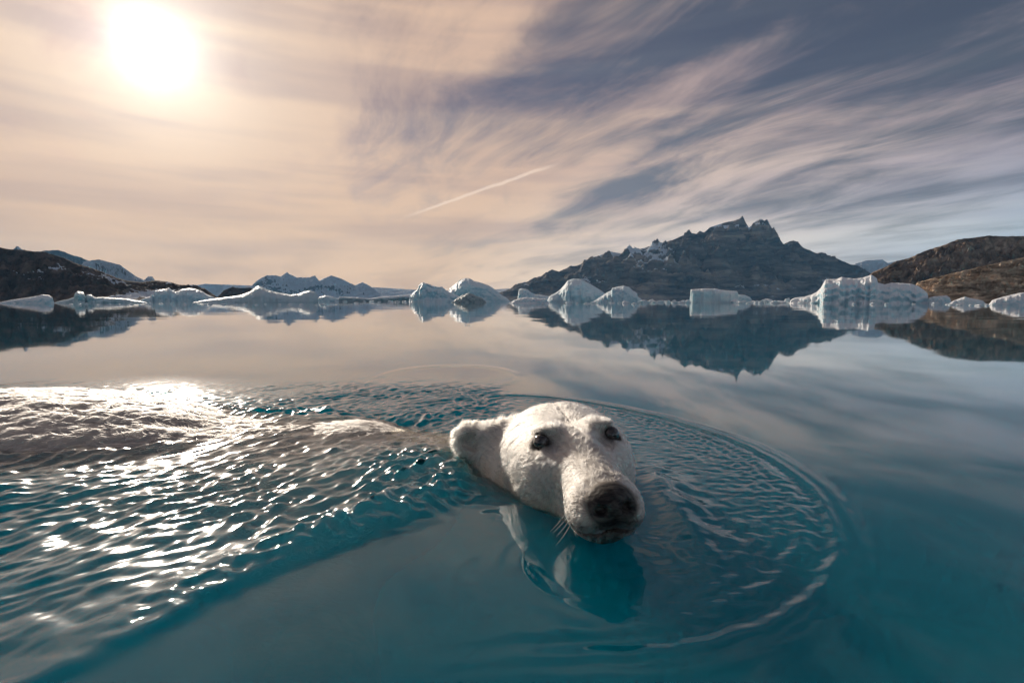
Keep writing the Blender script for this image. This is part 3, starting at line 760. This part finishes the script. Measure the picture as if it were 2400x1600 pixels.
# ------------------------------------------------------------------ icebergs
def berg(pts, label, mat, thick=.8, front=4.0, rough=.09, wl=None, seed=1, name='iceberg', n=150, m=60, facet=.5, group='icebergs along the far shore', tilt=0.0, back=.5, terr=0):
    """profile pts=(px,py) seen from the water; last/first points sit at the waterline, which fixes the distance"""
    p = np.array(pts, float)
    wl = wl or max(p[0, 1], p[-1, 1])
    _, Y = on_z((p[0, 0] + p[-1, 0])/2, wl)
    px = np.linspace(p[0, 0], p[-1, 0], n); py = np.interp(px, p[:, 0], p[:, 1])
    W = np.array([on_y(a, b, Y) for a, b in zip(px, py)])
    mpp = Y/1200.0
    x = W[:, 0]; z = np.maximum(W[:, 2], .25*mpp)
    wdt = x[-1] - x[0]; hm = z.max()
    dep = thick*min(wdt*.5, hm*2.2)*np.sqrt(np.clip(1 - ((x - x.mean())/(wdt*.505))**2, 0.02, 1))**.6*(.3 + .7*z/hm)
    dep = dep*(.85 + .25*fbm2(px*.05, px*0 + seed, 3))
    a = np.linspace(0, math.pi, m)                       # front waterline -> crest -> back waterline
    ca, sa = np.cos(a), np.sin(a)
    pw = 2.0/front
    cy = -np.sign(ca)*np.abs(ca)**pw*np.where(ca > 0, 1, .9); cz = np.abs(sa)**(pw if front > 2.5 else .8)
    Yo = cy[:, None]*dep[None, :]; Zo = cz[:, None]*z[None, :]
    if terr:                                              # stepped melt lines
        ph = Zo/hm*terr + 1.1*fbm2(px*.03, px*0 + seed, 3)[None, :] + .35*fbm2(np.broadcast_to(px*.012, Zo.shape), Zo/hm*2, 2)
        Yo = Yo + np.where(ca[:, None] > 0, 1, 0)*hm*.10*(.5 - .5*np.cos(2*math.pi*(ph - np.floor(ph))**.55) - .5)*np.clip((1 - sa**6), 0, 1)[:, None]
    Yo = Yo + tilt*Zo
    rdx = x/np.hypot(x, Y); rdy = Y/np.hypot(x, Y)
    Yo = Yo + dep.max()*back
    P = np.stack([x[None] + rdx[None]*Yo, Y + rdy[None]*Yo, Zo], -1)
    # chiselled facets and melt flutes
    sc_ = 1/(hm*.55 + 1e-6)
    q = P - np.array([x.mean(), Y, 0]) + seed*11.3
    f = np.abs(fbm3(q, sc_, 4, .5)) - .25
    g = fbm3(q*np.array([1, 1, .45]), sc_*2.6, 3)
    amp = hm*rough*np.minimum(1, Zo/(.25*hm) + .25)
    nx = (P[:, :, 0] - x.mean())/wdt
    rid = fbm3(q*np.array([1, 1, .8]), sc_*.8, 3, .45, ridged=True)
    dy = (rid*1.5*(.4 + facet) + f*.8 + g*.5)*amp
    dy = dy*np.where(ca[:, None] > -.2, 1, .4)*1.6
    P[..., 1] += dy*rdy; P[..., 0] += dy*rdx
    crest = np.abs(sa)[:, None]**8
    P[..., 2] += g*amp*.35*(1 - .3*crest)*(Zo > .1*hm)
    P[..., 0] += g*amp*.25
    P = np.concatenate([P[:1]*np.array([1, 1, 0]) + np.array([0, 0, -.35*hm]), P, P[-1:]*np.array([1, 1, 0]) + np.array([0, 0, -.35*hm])])
    V = P.reshape(-1, 3)
    Q = grid_quads(m + 2, n)
    c = np.array([x.mean(), Y, 0.])
    o = mesh_np(name, V - c, Q, mat, smooth=facet < .12); o.location = c
    tag(o, label, 'iceberg' if name == 'iceberg' else 'ice chunk', group)
    return o
I_SHADE = mat_ice('ice_shaded_blue', (.80, .91, .96), (.42, .68, .79), .3, .8)  # blue-grey of the shaded, backlit bergs put into the ice colour
I_WHITE = mat_ice('ice_white', (.93, .96, .98), (.58, .81, .89), .8, .6)
I_GREEN = mat_ice('ice_green_grey', (.64, .77, .82), (.26, .48, .55), .2, .8)
I_DIRTY = mat_ice('ice_dirty', (.45, .52, .54), (.22, .33, .37), .1, 1.2, dirt=.8)
I_TOP = mat_ice('ice_pale_slab', (.80, .84, .88), (.16, .32, .38), .5, .5)

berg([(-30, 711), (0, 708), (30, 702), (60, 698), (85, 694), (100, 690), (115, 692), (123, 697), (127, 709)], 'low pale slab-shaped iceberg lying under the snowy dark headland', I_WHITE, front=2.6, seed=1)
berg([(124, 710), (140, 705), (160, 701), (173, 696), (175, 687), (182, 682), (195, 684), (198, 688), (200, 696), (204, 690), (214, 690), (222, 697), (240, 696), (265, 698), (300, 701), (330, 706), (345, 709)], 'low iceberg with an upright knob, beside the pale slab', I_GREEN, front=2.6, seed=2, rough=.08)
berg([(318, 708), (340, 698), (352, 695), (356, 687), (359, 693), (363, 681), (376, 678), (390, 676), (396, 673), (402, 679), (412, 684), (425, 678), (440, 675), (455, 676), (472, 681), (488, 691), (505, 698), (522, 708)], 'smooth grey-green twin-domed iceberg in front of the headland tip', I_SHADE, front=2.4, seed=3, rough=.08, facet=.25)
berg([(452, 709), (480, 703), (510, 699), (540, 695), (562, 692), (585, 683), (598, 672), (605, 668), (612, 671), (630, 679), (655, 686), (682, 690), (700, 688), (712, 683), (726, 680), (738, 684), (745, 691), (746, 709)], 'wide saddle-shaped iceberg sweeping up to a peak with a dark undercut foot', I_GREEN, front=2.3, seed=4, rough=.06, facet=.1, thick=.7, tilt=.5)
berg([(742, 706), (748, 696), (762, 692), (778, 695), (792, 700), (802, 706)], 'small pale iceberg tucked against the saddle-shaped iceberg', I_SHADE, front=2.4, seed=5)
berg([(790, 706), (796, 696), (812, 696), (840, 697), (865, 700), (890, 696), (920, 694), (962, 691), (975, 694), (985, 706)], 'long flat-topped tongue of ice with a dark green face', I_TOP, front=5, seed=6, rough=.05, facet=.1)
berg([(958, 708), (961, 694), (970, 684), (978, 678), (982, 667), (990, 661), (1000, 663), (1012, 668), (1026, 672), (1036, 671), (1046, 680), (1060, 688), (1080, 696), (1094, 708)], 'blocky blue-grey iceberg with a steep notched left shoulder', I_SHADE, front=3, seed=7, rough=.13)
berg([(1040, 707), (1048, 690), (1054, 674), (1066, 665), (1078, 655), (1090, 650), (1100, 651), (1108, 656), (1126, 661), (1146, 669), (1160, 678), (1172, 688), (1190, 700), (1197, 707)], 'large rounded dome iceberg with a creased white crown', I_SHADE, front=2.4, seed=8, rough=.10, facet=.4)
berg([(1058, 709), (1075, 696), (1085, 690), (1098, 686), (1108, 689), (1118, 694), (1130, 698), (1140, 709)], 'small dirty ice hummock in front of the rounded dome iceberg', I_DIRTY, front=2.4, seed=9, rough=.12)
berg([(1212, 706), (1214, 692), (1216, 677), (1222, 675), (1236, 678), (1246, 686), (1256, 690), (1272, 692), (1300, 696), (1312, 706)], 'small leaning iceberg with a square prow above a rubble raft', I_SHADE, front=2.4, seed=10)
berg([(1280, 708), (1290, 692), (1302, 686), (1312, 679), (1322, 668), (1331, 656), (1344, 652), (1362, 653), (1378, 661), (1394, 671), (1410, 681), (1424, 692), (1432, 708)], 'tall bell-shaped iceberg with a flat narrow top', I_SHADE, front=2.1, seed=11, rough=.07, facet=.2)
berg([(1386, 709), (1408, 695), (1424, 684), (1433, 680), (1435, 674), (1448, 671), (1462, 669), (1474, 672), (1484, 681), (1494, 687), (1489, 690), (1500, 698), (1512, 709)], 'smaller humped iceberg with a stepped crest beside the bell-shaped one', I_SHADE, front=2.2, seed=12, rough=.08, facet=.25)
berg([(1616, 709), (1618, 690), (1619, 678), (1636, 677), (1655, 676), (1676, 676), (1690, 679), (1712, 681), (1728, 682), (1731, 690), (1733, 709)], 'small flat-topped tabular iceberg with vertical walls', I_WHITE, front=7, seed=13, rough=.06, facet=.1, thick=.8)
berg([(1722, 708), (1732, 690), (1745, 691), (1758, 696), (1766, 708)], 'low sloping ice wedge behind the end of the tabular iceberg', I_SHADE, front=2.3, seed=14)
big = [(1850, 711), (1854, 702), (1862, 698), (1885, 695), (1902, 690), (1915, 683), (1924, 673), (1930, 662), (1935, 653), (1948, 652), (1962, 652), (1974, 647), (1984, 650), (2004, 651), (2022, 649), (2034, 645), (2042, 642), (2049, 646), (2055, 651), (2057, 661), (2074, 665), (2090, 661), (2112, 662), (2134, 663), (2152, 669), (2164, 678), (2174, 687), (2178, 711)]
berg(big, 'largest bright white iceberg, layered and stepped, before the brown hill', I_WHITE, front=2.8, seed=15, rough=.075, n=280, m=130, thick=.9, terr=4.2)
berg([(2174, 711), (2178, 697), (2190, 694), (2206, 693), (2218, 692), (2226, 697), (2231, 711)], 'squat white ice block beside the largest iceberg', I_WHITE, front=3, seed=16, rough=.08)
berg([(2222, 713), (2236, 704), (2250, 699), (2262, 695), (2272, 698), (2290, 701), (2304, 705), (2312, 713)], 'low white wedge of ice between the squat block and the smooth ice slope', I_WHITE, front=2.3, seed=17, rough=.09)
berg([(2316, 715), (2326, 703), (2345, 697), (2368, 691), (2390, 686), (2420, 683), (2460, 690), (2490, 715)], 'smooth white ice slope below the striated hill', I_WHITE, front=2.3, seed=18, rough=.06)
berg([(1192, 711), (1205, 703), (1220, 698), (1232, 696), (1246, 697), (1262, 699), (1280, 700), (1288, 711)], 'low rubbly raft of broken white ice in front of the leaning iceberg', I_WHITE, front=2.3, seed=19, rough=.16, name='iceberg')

def chunk(px, py, wpx, hpx, seed, label, group, mat=I_WHITE):
    x, Y = on_z(px, py); mpp = Y/1200.0
    w, hh = wpx*mpp/2, hpx*mpp
    th = np.linspace(0, math.pi*.62, 9); ph = np.linspace(0, 2*math.pi, 19)[:-1]
    T, Ph = np.meshgrid(th, ph, indexing='ij')
    P = np.stack([np.sin(T)*np.cos(Ph), np.sin(T)*np.sin(Ph), np.cos(T)], -1)
    r = 1 + .55*fbm3(P*1.3 + seed*5.1, 1.4, 3) + .3*np.floor(2.5*fbm3(P + seed*2.3, 1.6, 1))/2.5
    P = P*r[..., None]*np.array([w, w*.75, hh])
    n1, n2 = len(th), len(ph)
    i = np.arange(n1 - 1)[:, None]*n2; j = np.arange(n2)[None]; j2 = (j + 1) % n2
    Q = np.stack([i + j, i + n2 + j, i + n2 + j2, i + j2], -1).reshape(-1, 4)
    o = mesh_np('ice_chunk', P.reshape(-1, 3), Q, mat, smooth=False); o.location = (x, Y, 0)
    tag(o, label, 'ice chunk', group)
rr = random.Random(5)
sets = [('small white ice chunk floating before the bell-shaped and humped icebergs', 'ice chunks before the bell-shaped berg', 1320, 1500, 711, 9, 4, 16),
        ('small white ice chunk in the line between the humped and tabular icebergs', 'ice chunks left of the tabular berg', 1505, 1615, 708.5, 12, 6, 24),
        ('small white ice chunk in the line between the tabular and largest icebergs', 'ice chunks right of the tabular berg', 1720, 1852, 709, 13, 7, 24),
        ('tiny white ice fragment drifting below the saddle-shaped iceberg', 'ice fragments below the saddle berg', 460, 800, 713, 13, 3, 9),
        ('tiny white ice fragment drifting below the knobbed and twin-domed icebergs', 'ice fragments below the knobbed berg', 150, 440, 713, 12, 3, 9),
        ('tiny white ice fragment drifting below the long flat ice tongue', 'ice fragments below the ice tongue', 800, 960, 708, 8, 3, 12),
        ('small white ice lump afloat below the largest iceberg', 'ice lumps below the largest berg', 1985, 2240, 713, 6, 4, 14),
        ('small white ice lump afloat below the smooth ice slope', 'ice lumps by the ice slope', 2215, 2330, 715, 5, 4, 16)]
for si, (lab, gp, a, b, y0, k, h_, w_) in enumerate(sets):
    for c in range(k):
        chunk(a + (b - a)*(c + rr.uniform(.2, .8))/k, y0 + rr.uniform(-.8, 2.2), w_*rr.uniform(.5, 1.3), h_*rr.uniform(.5, 1.3), si*20 + c, lab, gp)

# ------------------------------------------------------------------ haze
def build_haze():
    m, N = material('haze')
    v = N.new('ShaderNodeVolumePrincipled', ins={'Color': (.28, .62, 1.0, 1), 'Density': 0.00007, 'Anisotropy': 0.0})
    finish(N, None, v.outputs[0]); m.cycles.homogeneous_volume = True
    x0, x1, y0, y1, z0, z1 = -5300, 5300, -100, 5300, -75, 560
    V = [(x, y, z) for x in (x0, x1) for y in (y0, y1) for z in (z0, z1)]
    Q = [(0, 1, 3, 2), (4, 6, 7, 5), (0, 4, 5, 1), (2, 3, 7, 6), (0, 2, 6, 4), (1, 5, 7, 3)]
    o = mesh_np('haze', V, Q, m, smooth=False)
    tag(o, kind='stuff')
build_haze()
